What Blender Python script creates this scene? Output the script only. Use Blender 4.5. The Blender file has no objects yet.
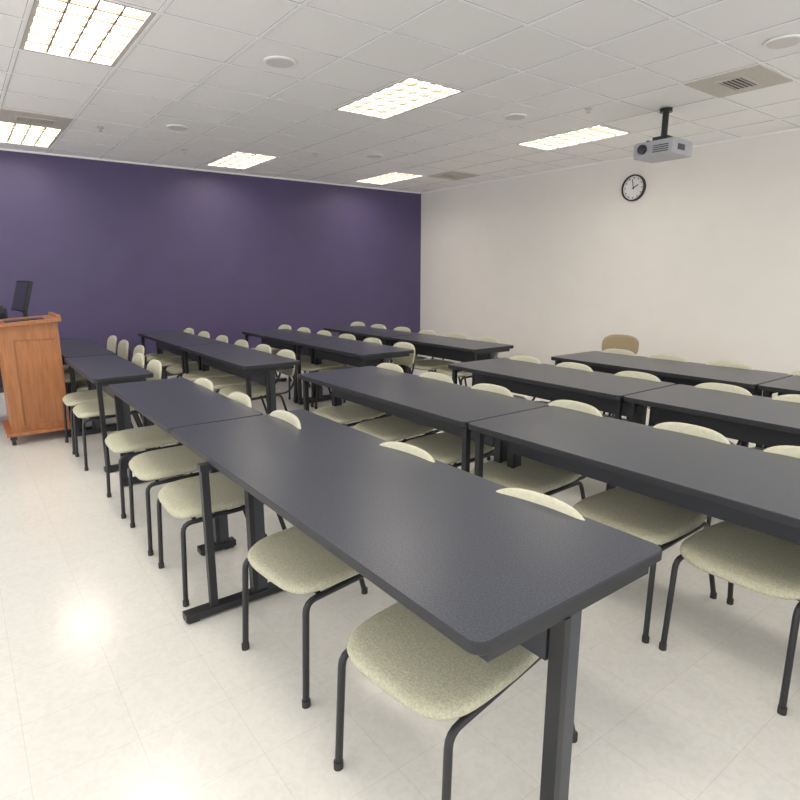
import bpy, math, random
import numpy as np
from mathutils import Vector, Matrix
random.seed(4)
sc=bpy.context.scene
sc.view_settings.view_transform='Standard'
col=sc.collection

# ---------------- materials ----------------
def mat(name,c,rough=.5,metal=0,noise=None,bump=None,spec=.5,emit=None):
    m=bpy.data.materials.new(name); m.use_nodes=True
    nt=m.node_tree; b=nt.nodes['Principled BSDF']
    b.inputs['Base Color'].default_value=(*c,1); b.inputs['Roughness'].default_value=rough
    b.inputs['Metallic'].default_value=metal; b.inputs['Specular IOR Level'].default_value=spec
    tc=nt.nodes.new('ShaderNodeTexCoord')
    if noise:
        sca,amt=noise[:2]
        n=nt.nodes.new('ShaderNodeTexNoise'); n.inputs['Scale'].default_value=sca; n.inputs['Detail'].default_value=6
        nt.links.new(tc.outputs['Object'],n.inputs['Vector'])
        r=nt.nodes.new('ShaderNodeValToRGB'); r.color_ramp.elements[0].position=.35; r.color_ramp.elements[1].position=.65
        r.color_ramp.elements[0].color=(*[x*(1-amt) for x in c],1); r.color_ramp.elements[1].color=(*[min(1,x*(1+amt)) for x in c],1)
        nt.links.new(n.outputs['Fac'],r.inputs['Fac']); nt.links.new(r.outputs['Color'],b.inputs['Base Color'])
    if bump:
        n2=nt.nodes.new('ShaderNodeTexNoise'); n2.inputs['Scale'].default_value=bump[0]; n2.inputs['Detail'].default_value=4
        nt.links.new(tc.outputs['Object'],n2.inputs['Vector'])
        bp=nt.nodes.new('ShaderNodeBump'); bp.inputs['Strength'].default_value=bump[1]; bp.inputs['Distance'].default_value=.002
        nt.links.new(n2.outputs['Fac'],bp.inputs['Height']); nt.links.new(bp.outputs['Normal'],b.inputs['Normal'])
    if emit:
        b.inputs['Emission Color'].default_value=(*emit[0],1); b.inputs['Emission Strength'].default_value=emit[1]
    return m
M_top=mat('laminate_slate',(.058,.065,.086),.30,noise=(200,.42))
M_edge=mat('table_edge_rubber',(.018,.020,.026),.5)
M_frame=mat('powdercoat_black',(.018,.019,.023),.42)
M_leg=mat('table_leg_charcoal',(.045,.05,.06),.4)
M_panel=mat('modesty_panel',(.035,.038,.048),.5)
M_seat=mat('seat_vinyl_sage',(.475,.468,.35),.6,noise=(150,.15),bump=(170,1.0))
M_back=mat('back_shell_sage',(.59,.58,.45),.5,noise=(60,.05))
M_foot=mat('rubber_foot',(.03,.03,.03),.6)
M_tan=mat('tan_upholstery',(.36,.29,.18),.8,noise=(90,.12))
M_purple=mat('purple_paint',(.088,.070,.165),.45,noise=(3,.04),bump=(200,.15))
M_white=mat('white_paint',(.83,.81,.775),.6,noise=(3,.01),bump=(200,.15))
M_base=mat('baseboard_vinyl',(.06,.055,.07),.5)
M_tile=mat('ceiling_tile',(.90,.90,.89),.9,noise=(140,.03),bump=(160,.7))
M_tbar=mat('tbar_white',(.92,.92,.92),.5)
M_shadow=mat('tbar_shadow_line',(.42,.42,.43),.8)  # grey for strips along the T-bars, a painted-in shadow line
M_louv=mat('louvre_blade',(.28,.23,.18),.4)
M_house=mat('fixture_frame',(.60,.56,.50),.5)
M_vent=mat('vent_metal',(.55,.52,.47),.6,noise=(40,.04))
M_ventd=mat('vent_dark',(.08,.08,.08),.8)
M_blk=mat('black_plastic',(.012,.012,.014),.35)
M_proj=mat('projector_shell',(.42,.43,.47),.4)
M_lens=mat('lens_glass',(.02,.02,.04),.05)
M_face=mat('clock_face',(.85,.85,.85),.4)
M_disc=mat('speaker_disc',(.70,.68,.66),.7,noise=(300,.1))
M_screen=mat('screen_glass',(.02,.022,.03),.15)
M_lamp=mat('lamp_panel',(.9,.9,.9),.5,emit=((1,.93,.82),13.0))
def wood():
    m=mat('cherry_wood',(.36,.13,.045),.38); nt=m.node_tree; b=nt.nodes['Principled BSDF']
    tc=nt.nodes.new('ShaderNodeTexCoord'); mp=nt.nodes.new('ShaderNodeMapping'); mp.inputs['Scale'].default_value=(18,18,1.2)
    n=nt.nodes.new('ShaderNodeTexNoise'); n.inputs['Scale'].default_value=3; n.inputs['Detail'].default_value=8; n.inputs['Distortion'].default_value=.6
    r=nt.nodes.new('ShaderNodeValToRGB'); r.color_ramp.elements[0].position=.3; r.color_ramp.elements[1].position=.7
    r.color_ramp.elements[0].color=(.33,.125,.045,1); r.color_ramp.elements[1].color=(.45,.19,.075,1)
    nt.links.new(tc.outputs['Object'],mp.inputs['Vector']); nt.links.new(mp.outputs['Vector'],n.inputs['Vector'])
    nt.links.new(n.outputs['Fac'],r.inputs['Fac']); nt.links.new(r.outputs['Color'],b.inputs['Base Color']); return m
M_wood=wood()
def floormat():
    m=mat('vinyl_floor_tile',(.7,.68,.64),.18); nt=m.node_tree; b=nt.nodes['Principled BSDF']
    tc=nt.nodes.new('ShaderNodeTexCoord')
    br=nt.nodes.new('ShaderNodeTexBrick'); br.offset=0; br.inputs['Scale'].default_value=1
    br.inputs['Brick Width'].default_value=.305; br.inputs['Row Height'].default_value=.305; br.inputs['Mortar Size'].default_value=.0011
    br.inputs['Mortar Smooth'].default_value=.4
    br.inputs['Color1'].default_value=(.80,.79,.76,1); br.inputs['Color2'].default_value=(.785,.775,.745,1); br.inputs['Mortar'].default_value=(.66,.645,.61,1)
    n=nt.nodes.new('ShaderNodeTexNoise'); n.inputs['Scale'].default_value=30; n.inputs['Detail'].default_value=9; n.inputs['Distortion'].default_value=1.2
    r=nt.nodes.new('ShaderNodeValToRGB'); r.color_ramp.elements[0].position=.36; r.color_ramp.elements[1].position=.6
    r.color_ramp.elements[0].color=(.945,.94,.925,1); r.color_ramp.elements[1].color=(1,1,1,1)
    mx=nt.nodes.new('ShaderNodeMix'); mx.data_type='RGBA'; mx.blend_type='MULTIPLY'; mx.inputs['Factor'].default_value=1
    nt.links.new(tc.outputs['Object'],br.inputs['Vector']); nt.links.new(tc.outputs['Object'],n.inputs['Vector'])
    nt.links.new(n.outputs['Fac'],r.inputs['Fac']); nt.links.new(br.outputs['Color'],mx.inputs[6]); nt.links.new(r.outputs['Color'],mx.inputs[7])
    nt.links.new(mx.outputs[2],b.inputs['Base Color'])
    n3=nt.nodes.new('ShaderNodeTexNoise'); n3.inputs['Scale'].default_value=7
    bp=nt.nodes.new('ShaderNodeBump'); bp.inputs['Strength'].default_value=.25; bp.inputs['Distance'].default_value=.002
    nt.links.new(tc.outputs['Object'],n3.inputs['Vector']); nt.links.new(n3.outputs['Fac'],bp.inputs['Height']); nt.links.new(bp.outputs['Normal'],b.inputs['Normal'])
    return m
M_floor=floormat()

# ---------------- mesh builder ----------------
class MB:
    def __init__(s): s.v=[];s.f=[];s.m=[];s.sm=[];s.mats=[]
    def mi(s,m):
        if m not in s.mats: s.mats.append(m)
        return s.mats.index(m)
    def add(s,vs,fs,m,smooth=False):
        o=len(s.v); s.v+= [tuple(p) for p in vs]; k=s.mi(m)
        for f in fs: s.f.append(tuple(i+o for i in f)); s.m.append(k); s.sm.append(smooth)
    def box(s,lo,hi,m,rot=None,piv=None):
        x0,y0,z0=lo;x1,y1,z1=hi
        vs=[(x0,y0,z0),(x1,y0,z0),(x1,y1,z0),(x0,y1,z0),(x0,y0,z1),(x1,y0,z1),(x1,y1,z1),(x0,y1,z1)]
        if rot is not None:
            p=Vector(piv); vs=[tuple(rot@(Vector(q)-p)+p) for q in vs]
        s.add(vs,[(0,3,2,1),(4,5,6,7),(0,1,5,4),(1,2,6,5),(2,3,7,6),(3,0,4,7)],m)
    def tube(s,pts,r,m,n=10,caps=True,rc=.0):
        P=[Vector(p) for p in pts]
        if rc>0 and len(P)>2:
            Q=[P[0]]
            for i in range(1,len(P)-1):
                a,b,c=P[i-1],P[i],P[i+1]; d1=(a-b);d2=(c-b); k=min(rc,d1.length*.45,d2.length*.45)
                p1=b+d1.normalized()*k;p2=b+d2.normalized()*k
                for t in (0,.25,.5,.75,1): Q.append(p1*(1-t)**2+b*2*t*(1-t)+p2*t*t)
            Q.append(P[-1]); P=Q
        vs=[];up=None
        for i,p in enumerate(P):
            t=(P[min(i+1,len(P)-1)]-P[max(i-1,0)]).normalized()
            if up is None: up=Vector((0,0,1)) if abs(t.z)<.9 else Vector((1,0,0))
            a=(up-t*up.dot(t)).normalized(); up=a; b=t.cross(a)
            for k in range(n):
                an=2*math.pi*k/n; vs.append(p+a*math.cos(an)*r+b*math.sin(an)*r)
        fs=[]
        for i in range(len(P)-1):
            for k in range(n):
                fs.append((i*n+k,i*n+(k+1)%n,(i+1)*n+(k+1)%n,(i+1)*n+k))
        s.add(vs,fs,m,True)
        if caps:
            s.add(vs[:n],[tuple(range(n))[::-1]],m); s.add(vs[-n:],[tuple(range(n))],m)
    def prism(s,outline,z0,z1,mtop,mside,ch=0):
        n=len(outline); c=Vector((sum(p[0] for p in outline)/n,sum(p[1] for p in outline)/n))
        def sh(k): return [Vector(p) for p in outline] if k==0 else [Vector(p)-(Vector(p)-c).normalized()*k for p in outline]
        rings=[(sh(ch),z0),(sh(0),z0+ch),(sh(0),z1-ch),(sh(ch),z1)] if ch else [(sh(0),z0),(sh(0),z1)]
        vs=[(p.x,p.y,z) for r,z in rings for p in r]; fs=[]
        for i in range(len(rings)-1):
            for k in range(n): fs.append((i*n+k,i*n+(k+1)%n,(i+1)*n+(k+1)%n,(i+1)*n+k))
        s.add(vs,fs,mside)
        s.add([(p.x,p.y,z1) for p in rings[-1][0]],[tuple(range(n))],mtop)
        s.add([(p.x,p.y,z0) for p in rings[0][0]],[tuple(range(n))[::-1]],mside)
    def pad(s,prof,shape,fn,m,N=40):
        vs=[];fs=[]
        for sc_,c in prof:
            for k in range(N):
                a,b=shape(2*math.pi*k/N); vs.append(fn(a*sc_,b*sc_,c))
        for i in range(len(prof)-1):
            for k in range(N): fs.append((i*N+k,(i+1)*N+k,(i+1)*N+(k+1)%N,i*N+(k+1)%N))
        o=len(vs); vs.append(fn(0,0,prof[0][1])); vs.append(fn(0,0,prof[-1][1]))
        for k in range(N):
            fs.append((o,k,(k+1)%N)); j=(len(prof)-1)*N; fs.append((o+1,j+(k+1)%N,j+k))
        s.add(vs,fs,m,True)
    def mesh(s,name):
        me=bpy.data.meshes.new(name); me.from_pydata(s.v,[],s.f)
        for m in s.mats: me.materials.append(m)
        me.polygons.foreach_set('material_index',s.m); me.polygons.foreach_set('use_smooth',s.sm); me.update(); return me
    def obj(s,name,loc=(0,0,0),rz=0):
        o=bpy.data.objects.new(name,s.mesh(name)); o.location=loc; o.rotation_euler=(0,0,rz); col.objects.link(o); return o
def sup(a,b,n):
    def f(t):
        c,s_=math.cos(t),math.sin(t)
        return (a*math.copysign(abs(c)**(2/n),c), b*math.copysign(abs(s_)**(2/n),s_))
    return f

# ---------------- room (only the two walls the view can see; the other sides are left out to let added world fill in) ----------------
H=3.0; XL,XR,YB,YP=-2.6,7.3,-2.4,9.0
b=MB(); b.box((XL-.1,YB-.1,-.1),(XR+.1,YP+.1,0),M_floor); b.obj('floor')
b=MB(); b.box((XL-.1,YP,0),(XR,YP+.1,H+.2),M_purple); b.obj('wall_north')
b=MB(); b.box((XR,YB-.1,0),(XR+.1,YP+.1,H+.2),M_white); b.obj('wall_east')
b=MB(); b.box((XL,YP-.012,0),(XR-.012,YP,.1),M_base); b.obj('baseboard_north')
b=MB(); b.box((XR-.012,YB,0),(XR,YP,.1),M_base); b.obj('baseboard_east')
b=MB(); b.box((XL,YP-.022,H-.022),(XR,YP,H-.001),M_tbar); b.box((XR-.022,YB,H-.022),(XR,YP,H-.001),M_tbar); b.obj('trim_1')

TX,TY=.62,.59; GX,GY=.56,3.9
xs=[XL]+[GX+TX*k for k in range(-6,12) if XL+.02<GX+TX*k<XR-.02]+[XR]
ys=[YB]+[GY+TY*k for k in range(-12,10) if YB+.02<GY+TY*k<YP-.02]+[YP]
fix=[(GX+TX*i,GY+TY*j) for i in (-4,0,4,8) for j in (-6,0,6)]
vents=[(GX+TX*0,GY+TY*5),(GX+TX*7,GY+TY*-3),(GX+TX*9,GY+TY*5)]
def hole(x0,y0):
    for fx,fy in fix:
        if abs(x0-fx)<.05 and (abs(y0-fy)<.05 or abs(y0-fy-TY)<.05): return True
    return False
b=MB()
g=.012
for i in range(len(xs)-1):
    for j in range(len(ys)-1):
        x0,x1,y0,y1=xs[i],xs[i+1],ys[j],ys[j+1]
        if hole(x0,y0): continue
        b.add([(x0,y0,H),(x0,y1,H),(x1,y1,H),(x1,y0,H)],[(0,1,2,3)],M_tile)
for x in xs[1:-1]:
    for j in range(len(ys)-1): 
        b.box((x-g,ys[j],H-.005),(x+g,ys[j+1],H+.001),M_tbar)
        b.box((x-g-.005,ys[j],H-.002),(x+g+.005,ys[j+1],H+.0005),M_shadow)
for y in ys[1:-1]:
    for i in range(len(xs)-1):
        if any(abs(y-fy-TY)<.05 and abs(xs[i]-fx)<.05 for fx,fy in fix): continue
        b.box((xs[i]+g,y-g,H-.0045),(xs[i+1]-g,y+g,H+.001),M_tbar)
        b.box((xs[i],y-g-.005,H-.002),(xs[i+1],y+g+.005,H+.0005),M_shadow)
b.box((XL-.1,YB-.1,H+.2),(XR+.1,YP+.1,H+.3),M_tile)
b.obj('ceiling')

# ceiling fixtures
b=MB(); w,l=TX-2*g,2*TY-2*g
b.box((-w/2,-l/2,.09),(w/2,l/2,.10),M_lamp)
fr=.028
b.box((-w/2,-l/2,-.002),(w/2,-l/2+fr,.09),M_house);b.box((-w/2,l/2-fr,-.002),(w/2,l/2,.09),M_house)
b.box((-w/2,-l/2+fr,-.002),(-w/2+fr,l/2-fr,.09),M_house);b.box((w/2-fr,-l/2+fr,-.002),(w/2,l/2-fr,.09),M_house)
for k in (1,2,3):
    x=-w/2+fr+(w-2*fr)*k/4; b.box((x-.006,-l/2+fr,.004),(x+.006,l/2-fr,.028),M_louv)
for k in range(1,7):
    y=-l/2+fr+(l-2*fr)*k/7; b.box((-w/2+fr,y-.008,.003),(w/2-fr,y+.008,.026),M_louv)
me=b.mesh('ceiling_light_fixture')
for fx,fy in fix:
    o=bpy.data.objects.new('ceiling_light_fixture',me); o.location=(fx+TX/2,fy+TY,H); col.objects.link(o)
# vents
b=MB(); s=TX/2-.014
b.box((-s,-s,-.008),(s,s,.0),M_vent)
b.box((-.15,-.09,-.012),(.15,.09,-.008),M_ventd)
for k in range(5):
    y=-.07+k*.035; b.box((-.145,y-.009,-.017),(.145,y+.009,-.013),M_vent,rot=Matrix.Rotation(.4,3,'X'),piv=(0,y,-.015))
for q in ((-.17,-.11,.17,-.09),(-.17,.09,.17,.11),(-.17,-.09,-.15,.09),(.15,-.09,.17,.09)):
    b.box((q[0],q[1],-.016),(q[2],q[3],-.008),M_vent)
me=b.mesh('air_vent')
for x,y in vents:
    o=bpy.data.objects.new('air_vent',me); o.location=(x+TX/2,y+TY/2,H-.005); o.scale=(1,TY/TX,1); col.objects.link(o)
b=MB(); b.tube([(0,0,0),(0,0,-.010)],.115,M_tbar,32); b.tube([(0,0,-.010),(0,0,-.013)],.10,M_disc,32)
me=b.mesh('ceiling_speaker')
for x,y in [(2.09,4.2),(2.09,6.6),(4.57,6.6),(4.57,4.2),(4.57,1.86),(2.09,1.86)]:
    o=bpy.data.objects.new('ceiling_speaker',me); o.location=(x,y,H-.005); col.objects.link(o)
b=MB(); b.tube([(0,0,0),(0,0,-.008)],.035,M_house,16); b.tube([(0,0,-.008),(0,0,-.035)],.008,M_vent,8); b.tube([(0,0,-.035),(0,0,-.04)],.018,M_vent,12)
me=b.mesh('ceiling_sprinkler')
for x,y in [(1.45,7.1),(3.9,6.95),(4.9,3.6),(2.5,7.7)]:
    o=bpy.data.objects.new('ceiling_sprinkler',me); o.location=(x,y,H-.005); col.objects.link(o)

# ---------------- tables ----------------
TH=.74
def table(x,y0,y1,fy=None,kind=0,W=.71):
    L=y1-y0; b=MB(); r=.035; out=[]
    for cx,cy,a0 in ((W-r,r,-90),(W-r,L-r,0),(r,L-r,90),(r,r,180)):
        for k in range(6):
            a=math.radians(a0+90*k/5); out.append((cx+r*math.cos(a),cy+r*math.sin(a)))
    b.prism(out,TH-.032,TH,M_top,M_edge,.004)
    px=.315*W/.71
    f0=.03; f1=(L-.06 if fy is None else fy-y0)
    b.box((px-.03,f0+.03,.54),(px-.012,f1,TH-.033),M_panel)
    b.box((px-.03,f0,TH-.06),(px+.05,f1,TH-.032),M_frame)
    for i,yy in enumerate((f0,f1)):
        single=(kind and i==0)
        xl=(-.15 if fy is not None else .02) if not single else px-.12
        xr=W-.06 if not single else px+.08
        if i and fy is not None: xr=.40
        b.box((.04 if not(i and fy is not None) else -.04,yy-.018,TH-.06),(W-.07,yy+.018,TH-.032),M_frame)
        b.box((xl,yy-.028,.012),(xr,yy+.028,.045),M_frame)
        b.box((xl+.01,yy-.02,0),(xl+.06,yy+.02,.012),M_foot); b.box((xr-.06,yy-.02,0),(xr-.01,yy+.02,.012),M_foot)
        q=px-(.14 if (i and fy is not None) else 0)
        b.box((q-.005,yy-.016,.045),(q+.045,yy+.016,TH-.06),M_leg); b.box((q-.028,yy-.022,.045),(q-.005,yy+.022,TH-.06),M_frame)
        if not single:
            xp=-.035 if fy is not None else .03
            b.box((xp,yy-.016,.045),(xp+.032,yy+.016,TH-.033),M_frame)
    b.obj('training_table',(x,y0,0))
XA,XB,XC,XD=.78,2.05,3.31,4.41
table(XA,.760,2.955,2.40,1,W=.745); table(XA,2.965,4.45,None,1,W=.52)
table(XB,-.03,2.145); table(XB,2.155,4.05)
table(XC,.1,2.045); table(XC,2.055,3.72)
table(XD,-.1,1.695); table(XD,1.705,3.5)
table(.74,4.75,6.15,W=.44);table(.76,6.16,7.9,W=.44)
table(1.87,4.65,6.42,W=.54);table(1.87,6.43,8.2,W=.54)
table(3.05,4.65,6.1,W=.66);table(3.05,6.11,7.6,W=.66)
table(4.2,4.3,5.85,W=.62);table(4.2,5.86,7.4,W=.62)

# ---------------- chairs ----------------
def chair_mesh(name,ms,mb,top=.0,kx=1.0):
    b=MB()
    sf=sup(.25,.24,4.4)
    def seatfn(a,bb,c):
        t=a/.25
        y=bb*(1-.06*max(0,t)); z=.43+c-.020*max(0,-t)**3+.012*max(0,t)**2+ .010*(abs(bb)/.235)**2
        return (.25+a,y,z)
    b.pad([(.35,.022),(.7,.022),(.88,.021),(.96,.016),(1.0,.004),(.985,-.008),(.93,-.016),(.6,-.018)],sf,seatfn,ms,52)
    def bs(t):
        c,s_=math.cos(t),math.sin(t)
        n=2.8 if s_>0 else 3.6
        return (.212*math.copysign(abs(c)**(2/n),c), .120*math.copysign(abs(s_)**(2/n),s_))
    def backfn(a,bb,c):
        z=.667+top+bb; x=.625+.17*(z-.56) -.028*(a/.215)**2 + c
        return (x,a,z)
    b.pad([(.35,-.012),(.7,-.012),(.9,-.011),(.97,-.007),(1,0),(.97,.007),(.9,.011),(.6,.012)],bs,backfn,mb,44)
    R=.0115
    for s_ in (-1,1):
        y=.213*s_
        b.tube([(.008,y*1.03,.012),(.025,y,.395),(.47,y*.93,.405),(.58,y*1.04,.012)],R,M_frame,10,rc=.04)
        b.tube([(.42,y*.80,.405),(.56,y*.80,.41),(.63,y*.78,.50),(.662,y*.70,.69+top)],.010,M_frame,10,rc=.08)
        for fx in (.008,.58): b.tube([(fx,y*1.035,0),(fx,y*1.035,.026)],.0145,M_foot,12)
    for x in (.08,.40): b.tube([(x,-.2,.405),(x,.2,.405)],.009,M_frame,8)
    b.v=[(p[0]*kx,p[1],p[2]) for p in b.v]
    return b.mesh(name)
ME=chair_mesh('stacking_chair',M_seat,M_back)
ME2=chair_mesh('stacking_chair',M_seat,M_back,-.014,1.10)
def chair(x,y,rz=None,me=ME,name='stacking_chair'):
    o=bpy.data.objects.new(name,me); o.location=(x,y,0); o.rotation_euler=(0,0,random.uniform(-.03,.03) if rz is None else rz); col.objects.link(o)
def row(X,ys,jit=.015):
    for y in ys: chair(X+random.uniform(-.004,jit),y)
chair(.785,1.115,.11,ME2); chair(.785,1.85,.10,ME2)
row(.675,[2.76,3.38,4.0])
row(2.11,[.30,.82,1.33,2.0,2.62,3.20,3.80])
row(3.34,[.70,1.23,1.75,2.34,2.92,3.44])
row(4.44,[.95,1.56,2.18,2.7,3.21])
row(.65,[5.15,5.68],.005); row(.80,[6.35,6.95,7.55])
row(1.84,[5.1,5.65,6.2,6.8,7.4,8.0])
row(3.12,[4.93,5.5,6.05,6.6,7.15,7.7])
row(4.23,[4.77,5.3,5.85,6.4,6.95,7.5])
chair(5.40,3.66,.2,chair_mesh('guest_chair',M_tan,M_tan,.035),'guest_chair')

# ---------------- lectern ----------------
b=MB(); w_=.455
b.box((0,0,.10),(.03,.50,1.02),M_wood); b.box((w_-.03,0,.10),(w_,.50,1.02),M_wood)
b.box((.03,.012,.14),(w_-.03,.03,1.02),M_wood); b.box((.03,.47,.14),(w_-.03,.488,1.02),M_wood)
b.box((.03,.0,.10),(w_-.03,.03,.16),M_wood); b.box((.03,.0,.93),(w_-.03,.02,1.02),M_wood); b.box((.03,.0,.16),(.10,.018,.93),M_wood)
b.box((.03,.03,.12),(w_-.03,.47,.14),M_wood)
b.box((-.05,-.07,.085),(w_+.015,.56,.115),M_wood)
rot=Matrix.Rotation(-.07,3,'Y')
b.box((-.05,-.05,1.065),(w_+.03,.54,1.095),M_wood,rot=rot,piv=(.22,.26,1.04))
b.box((w_,-.05,1.095),(w_+.03,.54,1.12),M_wood,rot=rot,piv=(.22,.26,1.04))
b.box((-.05,-.05,1.095),(-.02,.54,1.115),M_wood,rot=rot,piv=(.22,.26,1.04))
b.add([(0,-.0,1.02),(w_,-.0,1.02),(w_,-.0,1.08),(0,0,1.05),(0,.5,1.02),(w_,.5,1.02),(w_,.5,1.08),(0,.5,1.05)],[(0,1,2,3),(7,6,5,4),(1,5,6,2),(0,3,7,4)],M_wood)
b.box((.06,.02,1.088),(.36,.20,1.102),M_blk,rot=rot,piv=(.22,.26,1.04))
for cx in (.0,w_-.025):
    for cy in (-.03,.52):
        b.tube([(cx-.015,cy,.035),(cx+.015,cy,.035)],.035,M_blk,16); b.box((cx-.025,cy-.025,.05),(cx+.025,cy+.025,.087),M_frame)
b.obj('lectern',(.27,6.12,0))
b=MB(); b.box((-.9,0,.71),(.45,.62,.74),M_edge)
for X_ in (-.88,.40): b.box((X_,.02,0),(X_+.03,.60,.71),M_panel)
b.box((-.85,.55,.3),(.40,.57,.71),M_panel); b.obj('teacher_desk',(.22,6.95,0))
b=MB(); b.box((-.06,-.12,0),(.12,.12,.015),M_blk); b.box((.02,-.03,.015),(.05,.03,.50),M_blk)
rt=Matrix.Rotation(.28,3,'Y')
b.box((.0,-.24,.38),(.035,.24,.70),M_blk,rot=rt,piv=(0,0,.5)); b.box((-.004,-.22,.40),(.0,.22,.68),M_screen,rot=rt,piv=(0,0,.5))
b.obj('computer_monitor',(.54,7.24,.74),.15)
b=MB(); b.box((-.16,-.15,0),(.16,.15,.42),M_blk); b.box((-.14,-.155,.05),(.14,-.15,.38),M_screen); b.box((-.13,-.12,.42),(.13,.12,.45),M_frame)
b.obj('equipment_box',(.25,7.2,.74))

# ---------------- wall clock ----------------
b=MB(); 
def ring(r0,r1,x0,x1,m,n=48):
    vs=[];
    for r,x in ((r0,x0),(r1,x0),(r1,x1),(r0,x1)):
        for k in range(n): a=2*math.pi*k/n; vs.append((x,r*math.cos(a),r*math.sin(a)))
    fs=[]
    for i in range(4):
        for k in range(n): fs.append((i*n+k,i*n+(k+1)%n,((i+1)%4)*n+(k+1)%n,((i+1)%4)*n+k))
    b.add(vs,fs,m,False)
ring(.148,.165,-.04,0,M_blk)
b.tube([(-.001,0,0),(-.02,0,0)],.150,M_face,48)
for k in range(60):
    a=2*math.pi*k/60; big=k%5==0
    rr=(.112,.133,.005) if big else (.128,.134,.0015)
    R_=Matrix.Rotation(a,3,'X'); b.box((-.0225,-rr[2],rr[0]),(-.0205,rr[2],rr[1]),M_blk,rot=R_,piv=(0,0,0))
for a,l_,w2 in ((math.radians(62),.075,.006),(math.radians(-12),.11,.0045)):
    b.box((-.027,-w2,-.02),(-.024,w2,l_),M_blk,rot=Matrix.Rotation(a,3,'X'),piv=(0,0,0))
b.tube([(-.02,0,0),(-.03,0,0)],.009,M_blk,16)
b.obj('wall_clock',(XR,4.57,2.60))

# ---------------- projector ----------------
b=MB()
b.tube([(0,0,.34),(0,0,.37)],.055,M_blk,24); b.tube([(0,0,.12),(0,0,.35)],.028,M_blk,16)
b.box((-.07,-.07,.095),(.07,.07,.125),M_blk)
for s_ in (-1,1):
    b.box((-.12,s_*.09-.01,.075),(.12,s_*.09+.01,.095),M_blk)
b.box((-.01,-.12,.085),(.01,.12,.1),M_blk)
r=.02; out=[]
for cx,cy,a0 in ((.17-r,-.2+r,-90),(.17-r,.2-r,0),(-.17+r,.2-r,90),(-.17+r,-.2+r,180)):
    for k in range(5):
        a=math.radians(a0+90*k/4); out.append((cx+r*math.cos(a),cy+r*math.sin(a)))
b.prism(out,-.06,.075,M_proj,M_proj,.008)
b.tube([(-.165,.1,.01),(-.195,.1,.01)],.042,M_blk,24); b.tube([(-.196,.1,.01),(-.198,.1,.01)],.033,M_lens,24)
for k in range(4): b.box((-.173,-.15,-.03+k*.018),(-.168,.0,-.022+k*.018),M_ventd)
b.box((-.10,-.203,-.02),(.02,-.199,.03),M_ventd)
b.tube([(0,0,.33),(.06,.03,.25),(.09,.05,.12),(.1,.05,.07)],.006,M_blk,8,rc=.05)
b.obj('ceiling_projector',(5.48,3.17,2.622))

# world + camera
wd=bpy.data.worlds.new('ambient_fill'); sc.world=wd; wd.use_nodes=True  # added even fill entering where walls are left out, lifts the ceiling
wd.node_tree.nodes['Background'].inputs[0].default_value=(1,.985,.965,1); wd.node_tree.nodes['Background'].inputs[1].default_value=1.85
cd=bpy.data.cameras.new('camera'); cam=bpy.data.objects.new('camera',cd); col.objects.link(cam); sc.camera=cam
cd.sensor_width=36; cd.lens=36*582.7/800; cd.clip_start=.02
p,yw=.213,.647
F=Vector((math.sin(yw)*math.cos(p),math.cos(yw)*math.cos(p),-math.sin(p))); R=Vector((math.cos(yw),-math.sin(yw),0)); U=R.cross(F)
m=Matrix((R,U,-F)).transposed().to_4x4(); m.translation=Vector((0,0,1.5)); cam.matrix_world=m
